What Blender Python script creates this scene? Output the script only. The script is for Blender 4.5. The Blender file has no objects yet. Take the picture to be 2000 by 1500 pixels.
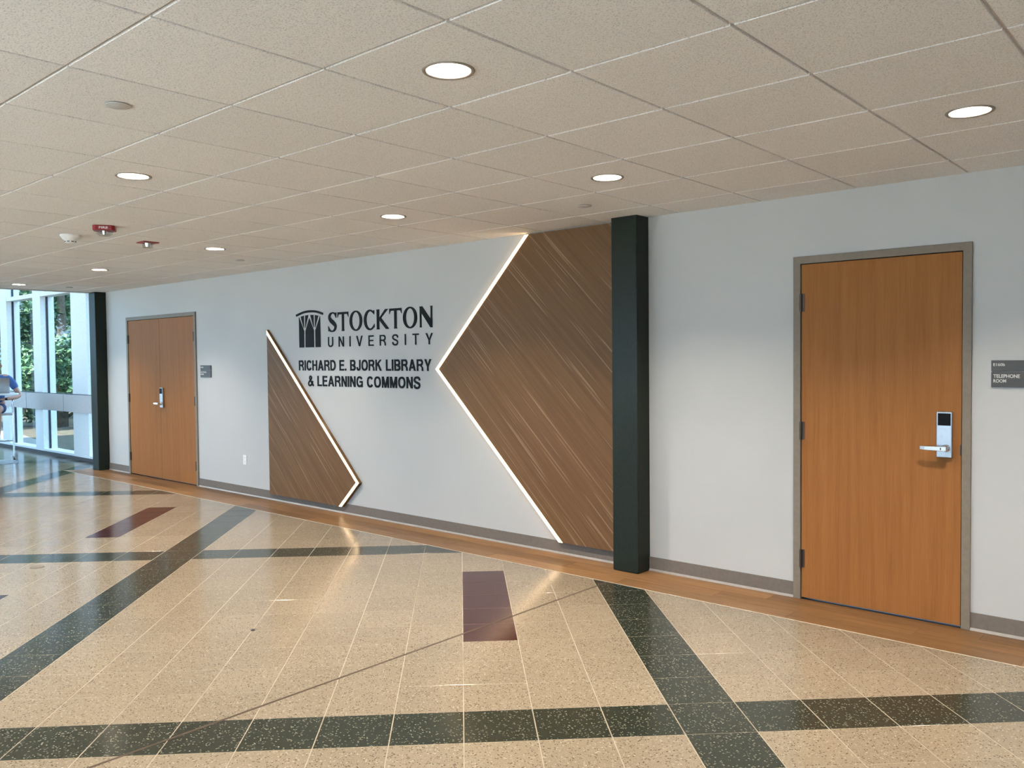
import bpy, bmesh, math, random
from mathutils import Vector, Matrix
random.seed(7)
PI = math.pi
S = bpy.context.scene
COL = S.collection

# ------------------------------------------------------------------ camera
CAM = Vector((3.30193, -5.22097, 1.56212)); YAW, PITCH, ROLL, FPX = -0.724092, -0.0311846, -0.0101984, 1638.53
_f = Vector((math.sin(YAW)*math.cos(PITCH), math.cos(YAW)*math.cos(PITCH), math.sin(PITCH)))
_r0 = Vector((math.cos(YAW), -math.sin(YAW), 0)); _u0 = _r0.cross(_f)
_r = _r0*math.cos(ROLL) + _u0*math.sin(ROLL); _u = -_r0*math.sin(ROLL) + _u0*math.cos(ROLL)
cd = bpy.data.cameras.new('camera'); cam = bpy.data.objects.new('camera', cd); COL.objects.link(cam)
cam.matrix_world = Matrix(((_r.x, _u.x, -_f.x, CAM.x), (_r.y, _u.y, -_f.y, CAM.y), (_r.z, _u.z, -_f.z, CAM.z), (0, 0, 0, 1)))
cd.sensor_width = 36; cd.lens = FPX/2000*36; cd.clip_start = 0.05; cd.clip_end = 500
S.camera = cam

# ------------------------------------------------------------------ light settings
SKY_COL, SKY_STR = (0.43, 0.69, 1.0), 4.2
DOWN_COL, DOWN_STR = (1.0, 0.885, 0.75), 2250.0
LED_COL, LED_STR = (1.0, 0.66, 0.33), 5.0
S.view_settings.view_transform = 'Standard'; S.view_settings.look = 'None'
S.view_settings.gamma = 1.0; S.view_settings.use_curve_mapping = False
S.view_settings.exposure = 0.36
W = bpy.data.worlds.new('sky'); S.world = W; W.use_nodes = True
bg = W.node_tree.nodes['Background']; bg.inputs[0].default_value = (*SKY_COL, 1); bg.inputs[1].default_value = SKY_STR
sl = bpy.data.lights.new('sun', 'SUN'); sl.energy = 18.0; sl.color = (1.0, 0.96, 0.92); sl.angle = math.radians(2)
so_ = bpy.data.objects.new('sun', sl); COL.objects.link(so_); so_.rotation_euler = (math.radians(28), 0, math.radians(8))   # high sun behind the viewer
try:
    W.cycles.sampling_method = 'MANUAL'; W.cycles.sample_map_resolution = 256
except Exception: pass
S.cycles.use_denoising = True
S.cycles.max_bounces = 10; S.cycles.diffuse_bounces = 6; S.cycles.glossy_bounces = 4; S.cycles.transparent_max_bounces = 12
S.cycles.sample_clamp_indirect = 8.0; S.cycles.caustics_reflective = False; S.cycles.caustics_refractive = False

def portal(loc, rot, sx, sy):                       # marks a glazed opening for daylight sampling, gives off nothing itself
    l = bpy.data.lights.new('daylight_portal', 'AREA'); l.shape = 'RECTANGLE'; l.size = sx; l.size_y = sy
    l.cycles.is_portal = True
    o = bpy.data.objects.new('daylight_portal', l); COL.objects.link(o); o.location = loc; o.rotation_euler = rot

# ------------------------------------------------------------------ dimensions (metres; wall plane y = 0, room at y < 0)
H = 2.566                      # ceiling
CT, CX, CY = 0.6096, 0.8804, -4.0594   # ceiling module and the crossing i=j=0
FT, FX, FY = 0.3048, 0.7022, -2.6269   # floor tile and the crossing c=r=0, laid at 45 degrees
XL, XR, YB = -9.30, 5.50, -7.60        # hall: left opening, right wall, back wall
AX, AH = -16.6, 5.2                    # atrium end and height
GY, MY = 0.30, 0.20                    # glass plane, mullion front
WOODY = -0.4572

def proj(P):
    d = Vector(P) - CAM; z = d.dot(_f)
    if z < 0.05: return None
    return (1000 + FPX*d.dot(_r)/z, 750 - FPX*d.dot(_u)/z)

# ------------------------------------------------------------------ helpers
class MB:
    def __init__(s): s.v, s.f, s.m = [], [], []
    def add(s, vs, fs, m=0):
        o = len(s.v); s.v += [tuple(x) for x in vs]; s.f += [tuple(i+o for i in f) for f in fs]; s.m += [m]*len(fs); return s
    def box(s, x0, x1, y0, y1, z0, z1, m=0):
        return s.add([(x0,y0,z0),(x1,y0,z0),(x1,y1,z0),(x0,y1,z0),(x0,y0,z1),(x1,y0,z1),(x1,y1,z1),(x0,y1,z1)],
                     [(0,3,2,1),(4,5,6,7),(0,1,5,4),(1,2,6,5),(2,3,7,6),(3,0,4,7)], m)
    def prism(s, pts, y0, y1, m=0):                 # polygon in x,z pushed along y
        n = len(pts)
        a = sum(pts[i][0]*pts[(i+1)%n][1]-pts[(i+1)%n][0]*pts[i][1] for i in range(n))
        if a < 0: pts = pts[::-1]
        vs = [(x,y0,z) for x,z in pts] + [(x,y1,z) for x,z in pts]
        return s.add(vs, [tuple(range(n)), tuple(range(2*n-1,n-1,-1))] + [((i+1)%n, i, n+i, n+(i+1)%n) for i in range(n)], m)
    def slab(s, pts, z0, z1, bev=0.0, m=0):         # polygon in x,y pushed along z, optional bevelled top
        n = len(pts)
        a = sum(pts[i][0]*pts[(i+1)%n][1]-pts[(i+1)%n][0]*pts[i][1] for i in range(n))
        if a < 0: pts = pts[::-1]
        cx = sum(q[0] for q in pts)/n; cy = sum(q[1] for q in pts)/n
        if bev:
            top = []
            for x, y in pts:
                l = math.hypot(x-cx, y-cy); k = max(0.0, 1-1.4*bev/l); top.append((cx+(x-cx)*k, cy+(y-cy)*k, z1))
            vs = [(x,y,z0) for x,y in pts] + [(x,y,z1-bev) for x,y in pts] + top
            fs = [((i), (i+1)%n, n+(i+1)%n, n+i) for i in range(n)] + [(n+i, n+(i+1)%n, 2*n+(i+1)%n, 2*n+i) for i in range(n)] + [tuple(range(2*n,3*n))]
            return s.add(vs, fs, m)
        vs = [(x,y,z0) for x,y in pts] + [(x,y,z1) for x,y in pts]
        return s.add(vs, [tuple(range(n-1,-1,-1)), tuple(range(n,2*n))] + [(i,(i+1)%n,n+(i+1)%n,n+i) for i in range(n)], m)
    def lathe(s, prof, n=32, c=(0,0,0), m=0, caps=True, flip=False):   # prof: (r,z) list
        vs, fs = [], []
        for r, z in prof:
            for k in range(n):
                a = 2*PI*k/n; vs.append((c[0]+r*math.cos(a), c[1]+r*math.sin(a), c[2]+z))
        for j in range(len(prof)-1):
            for k in range(n):
                q = (j*n+k, j*n+(k+1)%n, (j+1)*n+(k+1)%n, (j+1)*n+k); fs.append(q[::-1] if flip else q)
        if caps:
            if prof[0][0] > 1e-6: fs.append(tuple(range(n-1,-1,-1)))
            if prof[-1][0] > 1e-6: fs.append(tuple(range((len(prof)-1)*n, len(prof)*n)))
        return s.add(vs, fs, m)
    def tube(s, path, r, n=8, m=0):
        P = [Vector(q) for q in path]; rs = r if isinstance(r, (list, tuple)) else [r]*len(P)
        vs, fs = [], []; ref = None
        for i, q in enumerate(P):
            t = (P[min(i+1,len(P)-1)] - P[max(i-1,0)]).normalized()
            if ref is None:
                ref = Vector((0,0,1)) if abs(t.z) < .9 else Vector((1,0,0))
            u = (ref - t*ref.dot(t)).normalized(); w = t.cross(u); ref = u
            for k in range(n):
                a = 2*PI*k/n; vs.append(q + u*math.cos(a)*rs[i] + w*math.sin(a)*rs[i])
        for i in range(len(P)-1):
            for k in range(n): fs.append((i*n+k, i*n+(k+1)%n, (i+1)*n+(k+1)%n, (i+1)*n+k))
        fs += [tuple(range(n-1,-1,-1)), tuple(range((len(P)-1)*n, len(P)*n))]
        return s.add(vs, fs, m)
    def mesh(s, name, mats, smooth=False):
        me = bpy.data.meshes.new(name); me.from_pydata(s.v, [], s.f)
        for m in (mats if isinstance(mats, (list, tuple)) else [mats]): me.materials.append(m)
        me.polygons.foreach_set('material_index', s.m)
        if smooth: me.polygons.foreach_set('use_smooth', [True]*len(s.f))
        me.update(); return me
    def build(s, name, mats, parent=None, smooth=False, bevel=0, auto=False):
        o = link(name, s.mesh(name, mats, smooth), parent)
        if bevel:
            b = o.modifiers.new('bevel', 'BEVEL'); b.width = bevel; b.segments = 2; b.limit_method = 'ANGLE'; b.angle_limit = 0.6
        if auto:
            try: o.data.set_sharp_from_angle(angle=0.6)
            except Exception: pass
        return o
def link(name, me, parent=None):
    o = bpy.data.objects.new(name, me); COL.objects.link(o)
    if parent is not None: o.parent = parent
    return o
def empty(name, loc=(0,0,0), rz=0):
    o = bpy.data.objects.new(name, None); COL.objects.link(o); o.location = loc; o.rotation_euler = (0,0,rz); o.empty_display_size = .1
    return o
def tag(o, label, cat=None, group=None, kind=None):
    o['label'] = label
    if cat: o['category'] = cat
    if group: o['group'] = group
    if kind: o['kind'] = kind
    return o

# ------------------------------------------------------------------ materials
class N:
    def __init__(s, name):
        s.m = bpy.data.materials.new(name); s.m.use_nodes = True; s.t = s.m.node_tree; s.b = s.t.nodes['Principled BSDF']
    def n(s, typ, **kw):
        x = s.t.nodes.new(typ)
        for k, v in kw.items(): setattr(x, k, v)
        return x
    def l(s, a, b): s.t.links.new(a, b)
    def pos(s, scale=(1,1,1), rot=(0,0,0), src='Position'):
        g = s.n('ShaderNodeNewGeometry') if src == 'Position' else s.n('ShaderNodeTexCoord')
        mp = s.n('ShaderNodeMapping'); mp.inputs['Scale'].default_value = scale; mp.inputs['Rotation'].default_value = rot
        s.l(g.outputs[src], mp.inputs['Vector']); return mp.outputs[0]
    def noise(s, vec, scale, detail=2, rough=.5):
        x = s.n('ShaderNodeTexNoise'); x.inputs['Scale'].default_value = scale; x.inputs['Detail'].default_value = detail; x.inputs['Roughness'].default_value = rough
        s.l(vec, x.inputs['Vector']); return x.outputs[0]
    def ramp(s, fac, stops, interp='LINEAR'):
        x = s.n('ShaderNodeValToRGB'); x.color_ramp.interpolation = interp; e = x.color_ramp.elements
        while len(e) < len(stops): e.new(0.5)
        for q, (p, c) in zip(e, stops): q.position = p; q.color = (*c, 1) if len(c) == 3 else c
        s.l(fac, x.inputs[0]); return x.outputs[0]
    def mix(s, fac, a, b, mode='MIX'):
        x = s.n('ShaderNodeMix', data_type='RGBA', blend_type=mode)
        for i, v in ((0, fac), (6, a), (7, b)):
            if hasattr(v, 'default_value') or hasattr(v, 'is_linked'): s.l(v, x.inputs[i])
            else: x.inputs[i].default_value = v if i == 0 else (*v, 1)
        return x.outputs[2]
    def bump(s, h, strength=.2, dist=.002):
        x = s.n('ShaderNodeBump'); x.inputs['Strength'].default_value = strength; x.inputs['Distance'].default_value = dist
        s.l(h, x.inputs['Height']); s.l(x.outputs[0], s.b.inputs['Normal'])
    def set(s, **kw):
        for k, v in kw.items():
            i = s.b.inputs[k.replace('_', ' ')]
            if hasattr(v, 'is_linked'): s.l(v, i)
            else: i.default_value = (*v, 1) if isinstance(v, tuple) and len(v) == 3 else v
        return s
def plain(name, col, rough=.5, metal=0.0, var=.06, scale=40, **kw):
    a = N(name); f = a.noise(a.pos(), scale, 3)
    c0 = tuple(max(0, x*(1-var)) for x in col); c1 = tuple(min(1, x*(1+var)) for x in col)
    a.set(Base_Color=a.ramp(f, [(.3, c0), (.7, c1)]), Roughness=rough, Metallic=metal)
    for k, v in kw.items(): a.b.inputs[k.replace('_', ' ')].default_value = v
    return a.m
def emit(name, col, strength):
    a = N(name); a.b.inputs['Base Color'].default_value = (0.8,0.8,0.8,1)
    a.b.inputs['Emission Color'].default_value = (*col, 1); a.b.inputs['Emission Strength'].default_value = strength
    return a.m
def terrazzo(name, base, light, dark, lf=.80, df=.16, var=.05):
    a = N(name); v = a.pos()
    vo = a.n('ShaderNodeTexVoronoi'); vo.inputs['Scale'].default_value = 125; a.l(v, vo.inputs['Vector'])
    sp = a.n('ShaderNodeSeparateColor'); a.l(vo.outputs['Color'], sp.inputs[0])
    chip = a.ramp(vo.outputs['Distance'], [(.38, (1,1,1)), (.52, (0,0,0))])
    lm = a.ramp(sp.outputs[0], [(0, (0,0,0)), (lf, (1,1,1))], 'CONSTANT')
    dm = a.ramp(sp.outputs[0], [(0, (1,1,1)), (df, (0,0,0))], 'CONSTANT')
    vf = a.n('ShaderNodeTexVoronoi'); vf.inputs['Scale'].default_value = 330; a.l(v, vf.inputs['Vector'])
    sf = a.n('ShaderNodeSeparateColor'); a.l(vf.outputs['Color'], sf.inputs[0])
    b = a.mix(sf.outputs[1], tuple(x*.80 for x in base), tuple(x*1.22 for x in base))
    g = a.n('ShaderNodeNewGeometry'); isl = a.ramp(g.outputs['Random Per Island'], [(0, (1-var,)*3), (1, (1+var,)*3)])
    oi = a.n('ShaderNodeObjectInfo'); ob = a.ramp(oi.outputs['Random'], [(0, (1-var,)*3), (1, (1+var,)*3)])
    b = a.mix(1.0, b, isl, 'MULTIPLY'); b = a.mix(1.0, b, ob, 'MULTIPLY')
    ml = a.n('ShaderNodeMath', operation='MULTIPLY'); a.l(chip, ml.inputs[0]); a.l(lm, ml.inputs[1])
    md = a.n('ShaderNodeMath', operation='MULTIPLY'); a.l(chip, md.inputs[0]); a.l(dm, md.inputs[1])
    lc = a.mix(sp.outputs[1], light, tuple(x*.6+y*.4 for x, y in zip(light, base)))
    b = a.mix(ml.outputs[0], b, lc); b = a.mix(md.outputs[0], b, dark)
    rn = a.noise(v, 6, 3); rr = a.n('ShaderNodeMapRange'); a.l(rn, rr.inputs[0]); rr.inputs[3].default_value = .11; rr.inputs[4].default_value = .22
    a.set(Base_Color=b, Roughness=rr.outputs[0], IOR=1.29)
    a.bump(a.noise(v, 9, 2), .03, .01)
    return a.m
def wood(name, c0, c1, c2, scale=(1,1,1), rot=(0,0,0), rough=.4, streak=None, var=0.0, coarse=3.0):
    a = N(name)
    if any(rot):
        v0 = a.pos((1,1,1), rot); mp = a.n('ShaderNodeMapping'); mp.inputs['Scale'].default_value = scale; a.l(v0, mp.inputs['Vector']); v = mp.outputs[0]
    else: v = a.pos(scale)
    if var:                                          # every plank starts elsewhere in the grain
        oi = a.n('ShaderNodeObjectInfo'); ad = a.n('ShaderNodeVectorMath', operation='ADD'); cb = a.n('ShaderNodeCombineXYZ')
        mu = a.n('ShaderNodeMath', operation='MULTIPLY'); a.l(oi.outputs['Random'], mu.inputs[0]); mu.inputs[1].default_value = 37.0
        for i in range(3): a.l(mu.outputs[0], cb.inputs[i])
        a.l(v, ad.inputs[0]); a.l(cb.outputs[0], ad.inputs[1]); v = ad.outputs[0]
    f1 = a.noise(v, coarse, 5, .6); f2 = a.noise(v, coarse*7, 3, .6)
    b = a.ramp(f1, [(.3, c0), (.5, c1), (.72, c2)])
    b = a.mix(.35, b, a.ramp(f2, [(.35, c0), (.65, c2)]))
    if streak:
        f3 = a.noise(v, streak[1], 1, .4); b = a.mix(a.ramp(f3, [(streak[2], (0,0,0)), (streak[2]+.05, (1,1,1))]), b, streak[0])
    if var:
        b = a.mix(1.0, b, a.ramp(oi.outputs['Random'], [(0, (1-var,)*3), (1, (1+var*.6,)*3)]), 'MULTIPLY')
    a.set(Base_Color=b, Roughness=rough, Specular_IOR_Level=.06 if 'door' in name else .14)
    a.bump(f2, .06, .002)
    return a.m

# wall paint with a soft roller stipple
_a = N('wall_paint'); _v = _a.pos(); _n = _a.noise(_v, 1.3, 3)
_a.set(Base_Color=_a.ramp(_n, [(.3, (.452,.450,.436)), (.7, (.477,.474,.458))]), Roughness=.55); _a.bump(_a.noise(_v, 320, 2), .12, .001)
M_WALL = _a.m
# mineral fibre ceiling tile
_a = N('ceiling_fibre'); _v = _a.pos(); _n1 = _a.noise(_v, 170, 4, .75); _n2 = _a.noise(_v, 90, 2)
_oi = _a.n('ShaderNodeObjectInfo')
_c = _a.ramp(_n1, [(.36, (.50,.48,.465)), (.48, (.83,.80,.775)), (.75, (.89,.86,.835))])
_c = _a.mix(1.0, _c, _a.ramp(_oi.outputs['Random'], [(0, (.95,)*3), (1, (1.0,)*3)]), 'MULTIPLY')
_a.set(Base_Color=_c, Roughness=.9); _a.bump(_n1, .35, .003); M_CEIL = _a.m
M_GRID = plain('ceiling_grid_paint', (.60,.55,.51), .5)
M_BEIGE = terrazzo('beige_terrazzo', (.178,.146,.105), (.30,.265,.215), (.062,.047,.034), .90, .14)
M_GREEN = terrazzo('green_terrazzo', (.019,.022,.0155), (.15,.142,.11), (.006,.007,.005), .80, .12)
M_RED = terrazzo('maroon_terrazzo', (.028,.0065,.006), (.085,.046,.038), (.008,.004,.003), .86, .12)
M_GROUT = plain('grout', (.215,.18,.135), .7, var=.15, scale=9)
M_JOINT = plain('joint_sealant', (.060,.045,.034), .8, Specular_IOR_Level=.05)
M_PLANK = wood('floor_plank_wood', (.100,.050,.020), (.185,.100,.042), (.27,.150,.068), (1.0,16,16), (0,0,0), .32, var=.42)
M_DOOR = wood('door_veneer', (.25,.100,.030), (.30,.124,.038), (.34,.145,.047), (16,16,.55), (0,0,0), .38, var=.05, coarse=1.5)
M_PANEL = wood('panel_laminate', (.118,.061,.026), (.153,.083,.037), (.188,.105,.049), (20,1,.30), (0,PI/4,0), .45, ((.25,.160,.095), 3.6, .63), coarse=1.3)
M_FRAME = plain('frame_paint', (.205,.172,.132), .45, Specular_IOR_Level=.2)
M_BASE = plain('vinyl_base', (.165,.140,.118), .5, Specular_IOR_Level=.2)
M_COVE = plain('cove_edge', (.30,.27,.245), .4)
M_COLUMN = plain('column_paint', (.016,.021,.016), .30, var=.1, Specular_IOR_Level=.15)
M_TRIMSTRIP = plain('edge_trim', (.62,.55,.44), .35, .3)
M_BLACK = plain('letter_black', (.005,.005,.0055), .55, Specular_IOR_Level=.12)
M_STEEL = plain('satin_steel', (.46,.46,.47), .34, 1.0)
M_CHROME = plain('brushed_chrome', (.78,.79,.82), .16, 1.0)
M_HINGE = plain('bronze_hinge', (.065,.045,.035), .4, .6)
M_DARK = plain('dark_gap', (.012,.010,.009), .7)
M_SIGN = plain('sign_charcoal', (.060,.058,.055), .5)
M_GROOVE = plain('sign_groove', (.11,.105,.10), .5)
M_SIGNTX = plain('sign_letter', (.62,.60,.55), .5)
M_WHITEPL = plain('white_plastic', (.78,.78,.76), .35)
M_REDPL = plain('red_plastic', (.26,.012,.016), .35)
M_COVER = plain('cover_plate', (.50,.485,.47), .5)
M_COVER2 = plain('floor_cover', (.12,.10,.08), .5)
M_TRIMRING = plain('trim_ring', (.30,.26,.22), .45, .2)
M_MULL = plain('mullion_paint', (.80,.82,.84), .4)
M_GASKET = plain('gasket', (.03,.035,.045), .5)
M_HEATER = plain('heater_enamel', (.52,.50,.50), .4)
M_CURB = plain('curb_grey', (.075,.068,.07), .6)
M_LAMP = emit('lamp_glow', DOWN_COL, DOWN_STR)
M_LED = emit('led_glow', LED_COL, LED_STR)
_a = N('lamp_reflector'); _a.set(Base_Color=(.92,.90,.86), Roughness=.35, Metallic=.35); M_REFL = _a.m
def thin_glass(name, tint=(1,1,1), rough=0.0):
    a = N(name); a.t.nodes.remove(a.b)
    tr = a.n('ShaderNodeBsdfTransparent'); tr.inputs[0].default_value = (*tint, 1)
    gl = a.n('ShaderNodeBsdfGlossy'); gl.inputs['Roughness'].default_value = rough
    lw = a.n('ShaderNodeLayerWeight'); lw.inputs[0].default_value = .5
    pw = a.n('ShaderNodeMath', operation='POWER'); a.l(lw.outputs['Facing'], pw.inputs[0]); pw.inputs[1].default_value = 5.0
    ma = a.n('ShaderNodeMath', operation='MULTIPLY_ADD'); a.l(pw.outputs[0], ma.inputs[0]); ma.inputs[1].default_value = .45; ma.inputs[2].default_value = .02
    mx = a.n('ShaderNodeMixShader'); a.l(ma.outputs[0], mx.inputs[0]); a.l(tr.outputs[0], mx.inputs[1]); a.l(gl.outputs[0], mx.inputs[2])
    a.l(mx.outputs[0], a.t.nodes['Material Output'].inputs[0]); return a.m
M_GLASS = thin_glass('window_glass', (.93,.97,.97))
M_LENS = thin_glass('clear_lens', (.80,.82,.80), .08)

# ================================================================== STRUCTURE
# ---- front wall with two door openings
D1 = dict(x0=-8.465, x1=-6.535, top=2.175); D2 = dict(x0=1.098, x1=2.122, top=2.183)
wl = empty('wall_front'); tag(wl, 'pale grey painted wall with the lettering, doors and wood panels', kind='structure')
for nm, a in (('wall_section', (-9.13, D1['x0']+.02, 0, H+.3)), ('wall_section', (D1['x1']-.02, D2['x0']+.02, 0, H+.3)), ('wall_section', (D2['x1']-.02, XR, 0, H+.3)),
              ('wall_section', (D1['x0']+.02, D1['x1']-.02, D1['top']-.02, H+.3)), ('wall_section', (D2['x0']+.02, D2['x1']-.02, D2['top']-.02, H+.3))):
    MB().box(a[0], a[1], 0, .2, a[2], a[3]).build(nm, M_WALL, wl)
wr = MB().box(XR, XR+.2, YB-.2, .2, 0, H+.3).build('wall_right', M_WALL); tag(wr, 'plain painted end wall on the right of the hall', kind='structure')
# ---- vinyl baseboard with a pale cove lip
def base(name, x0, x1, label):
    b = empty(name); tag(b, label, kind='structure')
    MB().prism([(x0,.012),(x1,.012),(x1,.102),(x0,.102)], -.007, 0).build('board', M_BASE, b)
    MB().add([(x0,-.007,.016),(x1,-.007,.016),(x1,-.014,.001),(x0,-.014,.001),(x0,0,.001),(x1,0,.001),(x0,0,.016),(x1,0,.016)],
             [(0,3,2,1),(2,3,4,5),(0,1,7,6)]).build('cove_lip', M_COVE, b)
base('baseboard_left', -9.13, D1['x0'], 'short grey vinyl baseboard between the dark column and the double door')
base('baseboard_center', D1['x1'], -.205, 'long grey vinyl baseboard under the lettering and wood panels')
base('baseboard_middle', .012, D2['x0'], 'grey vinyl baseboard between the near column and the single door')
base('baseboard_right', D2['x1'], XR, 'grey vinyl baseboard to the right of the single door')

# ---- back wall: glazed, seen only in reflections
def glazed_wall(name, label, x0, x1, yg, side, z1, pitch=1.64, z0=0.0, along='x'):
    w = empty(name); tag(w, label, kind='structure')
    n = int((x1-x0)/pitch)+1
    def B(a0, a1, d0, d1, zz0, zz1):
        d0, d1 = sorted((yg+side*d0, yg+side*d1))
        return MB().box(a0,a1,d0,d1,zz0,zz1) if along == 'x' else MB().box(d0,d1,a0,a1,zz0,zz1)
    for k in range(n+1):
        a = x0+k*pitch
        if a+.12 > x1+.2: break
        B(a, min(a+.12, x1+.12), -.02, .10, z0, z1).build('mullion', M_MULL, w)
        if a+.12 < x1: B(a+.12, min(a+pitch, x1), 0, .01, z0+.12, z1).build('pane', M_GLASS, w)
    B(x0, x1, -.02, .12, z0, z0+.12).build('sill', M_MULL, w)
    B(x0, x1, -.02, .10, z1-.08, z1).build('head', M_MULL, w)
    return w
glazed_wall('window_2', 'glazed window wall behind the viewer', XL, XR, YB, 1, 2.35, z0=.40)
wbk = MB().box(XL, XR, YB-.15, YB, 2.35, AH).box(XL, XR, YB-.15, YB, -.1, .40).build('wall_back', M_WALL); tag(wbk, 'plain wall around the ribbon windows behind the viewer', kind='structure')
portal(((XL+XR)/2, YB-.1, 1.37), (PI/2, 0, 0), XR-XL, 2.0)
glazed_wall('window_3', 'tall glazed end wall of the atrium beyond the frame', YB, GY, AX, 1, AH, along='y')
portal((AX-.1, (YB+GY)/2, AH/2), (PI/2, 0, -PI/2), GY-YB, AH)
glazed_wall('window_4', 'unseen atrium back side, glazed full height to let in more daylight', AX, XL, YB, 1, AH)  # unseen side, made full-height glass to brighten the atrium
portal(((XL+AX)/2, YB-.1, AH/2), (PI/2, 0, 0), XL-AX, AH)
# ---- soffit above the hall ceiling and atrium roof
MBs = MB().box(XL, XL+.05, YB, .2, H-.005, AH).build('wall_left', M_WALL); tag(MBs, 'bulkhead face above the ceiling edge towards the atrium', kind='structure')
MBs = MB().box(AX, XL+.1, YB, GY, AH, AH+.2).build('ceiling_atrium', M_WALL); tag(MBs, 'high plain ceiling of the glazed atrium', kind='structure')

# ---- ceiling: tees and lay-in tiles
ce = empty('ceiling', (0,0,0)); tag(ce, 'suspended ceiling of square mineral fibre tiles in a narrow grid', kind='structure')
MB().box(XL, XR, YB, .0, H+.22, H+.3).build('slab', M_CEIL, ce)
DL = [(0.5,1.5),(2.5,4.5),(-3.5,1.5),(-0.5,4.5),(-3.5,4.5),(-7.5,4.5),(-11.5,4.5),(-15.5,4.5),   # in view
      (-7.5,1.5),(-11.5,1.5),(0.5,-1.5),(-3.5,-1.5),(-7.5,-1.5),(4.5,-1.5),(5.5,4.5)]  # out of view, added to light the hall
def cxy(i, j): return CX+i*CT, CY+j*CT
GAP = .0075
i0 = math.floor((XL-CX)/CT); i1 = math.ceil((XR-CX)/CT); j0 = math.floor((YB-CY)/CT); j1 = math.ceil((0-CY)/CT)
holes = {(math.floor(i), math.floor(j)) for i, j in DL}
HR = .088
def tile_mesh(x0, x1, y0, y1, hole=None):
    m = MB(); g = GAP; e = .004
    a = [(x0+g,y0+g),(x1-g,y0+g),(x1-g,y1-g),(x0+g,y1-g)]
    if hole is None:
        o = [(x0+g-e,y0+g-e),(x1-g+e,y0+g-e),(x1-g+e,y1-g+e),(x0+g-e,y1-g+e)]
        m.add([(x,y,H) for x,y in a]+[(x,y,H+.002) for x,y in [(x0+g-.0012,y0+g-.0012),(x1-g+.0012,y0+g-.0012),(x1-g+.0012,y1-g+.0012),(x0+g-.0012,y1-g+.0012)]]+[(x,y,H+.011) for x,y in [(x0+g-.0012,y0+g-.0012),(x1-g+.0012,y0+g-.0012),(x1-g+.0012,y1-g+.0012),(x0+g-.0012,y1-g+.0012)]],
              [(3,2,1,0)]+[(k,(k+1)%4,4+(k+1)%4,4+k) for k in range(4)]+[(4+k,4+(k+1)%4,8+(k+1)%4,8+k) for k in range(4)]+[(8,9,10,11)])
    else:
        hx, hy = hole; n = 32; vs = []; 
        for k in range(n):
            t = 2*PI*k/n+PI/4+PI; vs.append((hx+HR*math.cos(t), hy+HR*math.sin(t), H))
        for k in range(n):
            t = 2*PI*k/n+PI/4+PI; c, s_ = math.cos(t), math.sin(t); q = max(abs(c), abs(s_)); hw = (x1-x0)/2-g
            vs.append(((x0+x1)/2+hw*c/q, (y0+y1)/2+hw*s_/q, H))
        vs += [(x,y,H+.011) for x,y,_ in vs[n:2*n]] + [(x,y,H+.011) for x,y,_ in vs[:n]]
        fs = []
        for k in range(n):
            l = (k+1)%n; fs += [(k, l, n+l, n+k), (n+k, n+l, 2*n+l, 2*n+k), (k, 3*n+k, 3*n+l, l)]
        m.add(vs, fs)
    return m
shared = None; rest = MB()
for i in range(i0, i1):
    for j in range(j0, j1):
        x0, y0 = cxy(i, j); x1, y1 = x0+CT, y0+CT
        full = x0 >= XL and x1 <= XR and y0 >= YB and y1 <= 0
        cx0, cx1, cy0, cy1 = max(x0, XL), min(x1, XR), max(y0, YB), min(y1, 0)
        if cx1-cx0 < .03 or cy1-cy0 < .03: continue
        pp = [proj((x, y, H)) for x in (cx0, cx1) for y in (cy0, cy1)]
        vis = all(q is not None for q in pp) and max(q[0] for q in pp) > -60 and min(q[0] for q in pp) < 2060 and max(q[1] for q in pp) > -60
        hole = ((x0+x1)/2, (y0+y1)/2) if (i, j) in holes and full else None
        if not vis and hole is None:
            t = tile_mesh(cx0, cx1, cy0, cy1); rest.add(t.v, t.f); continue
        if full and hole is None:
            if shared is None: shared = tile_mesh(0, CT, 0, CT).mesh('ceiling_tile', M_CEIL)
            o = link('ceiling_tile', shared, ce); o.location = (x0, y0, 0)
        else:
            tile_mesh(cx0, cx1, cy0, cy1, hole).build('ceiling_tile', M_CEIL, ce)
o = rest.build('ceiling_tile_field', M_CEIL, ce); o['kind'] = 'stuff'
for i in range(i0, i1+1):                                   # tees running towards the wall
    x = CX+i*CT
    if XL < x < XR: MB().box(x-.0095, x+.0095, YB, 0, H+.0095, H+.03).build('main_tee', M_GRID, ce)
for j in range(j0, j1+1):
    y = CY+j*CT
    if YB < y < 0: MB().box(XL, XR, y-.0095, y+.0095, H+.009, H+.03).build('cross_tee', M_GRID, ce)
MB().box(XL-.012, XL, YB, .0, H-.012, H+.04).build('edge_trim', M_GRID, ce)

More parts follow.
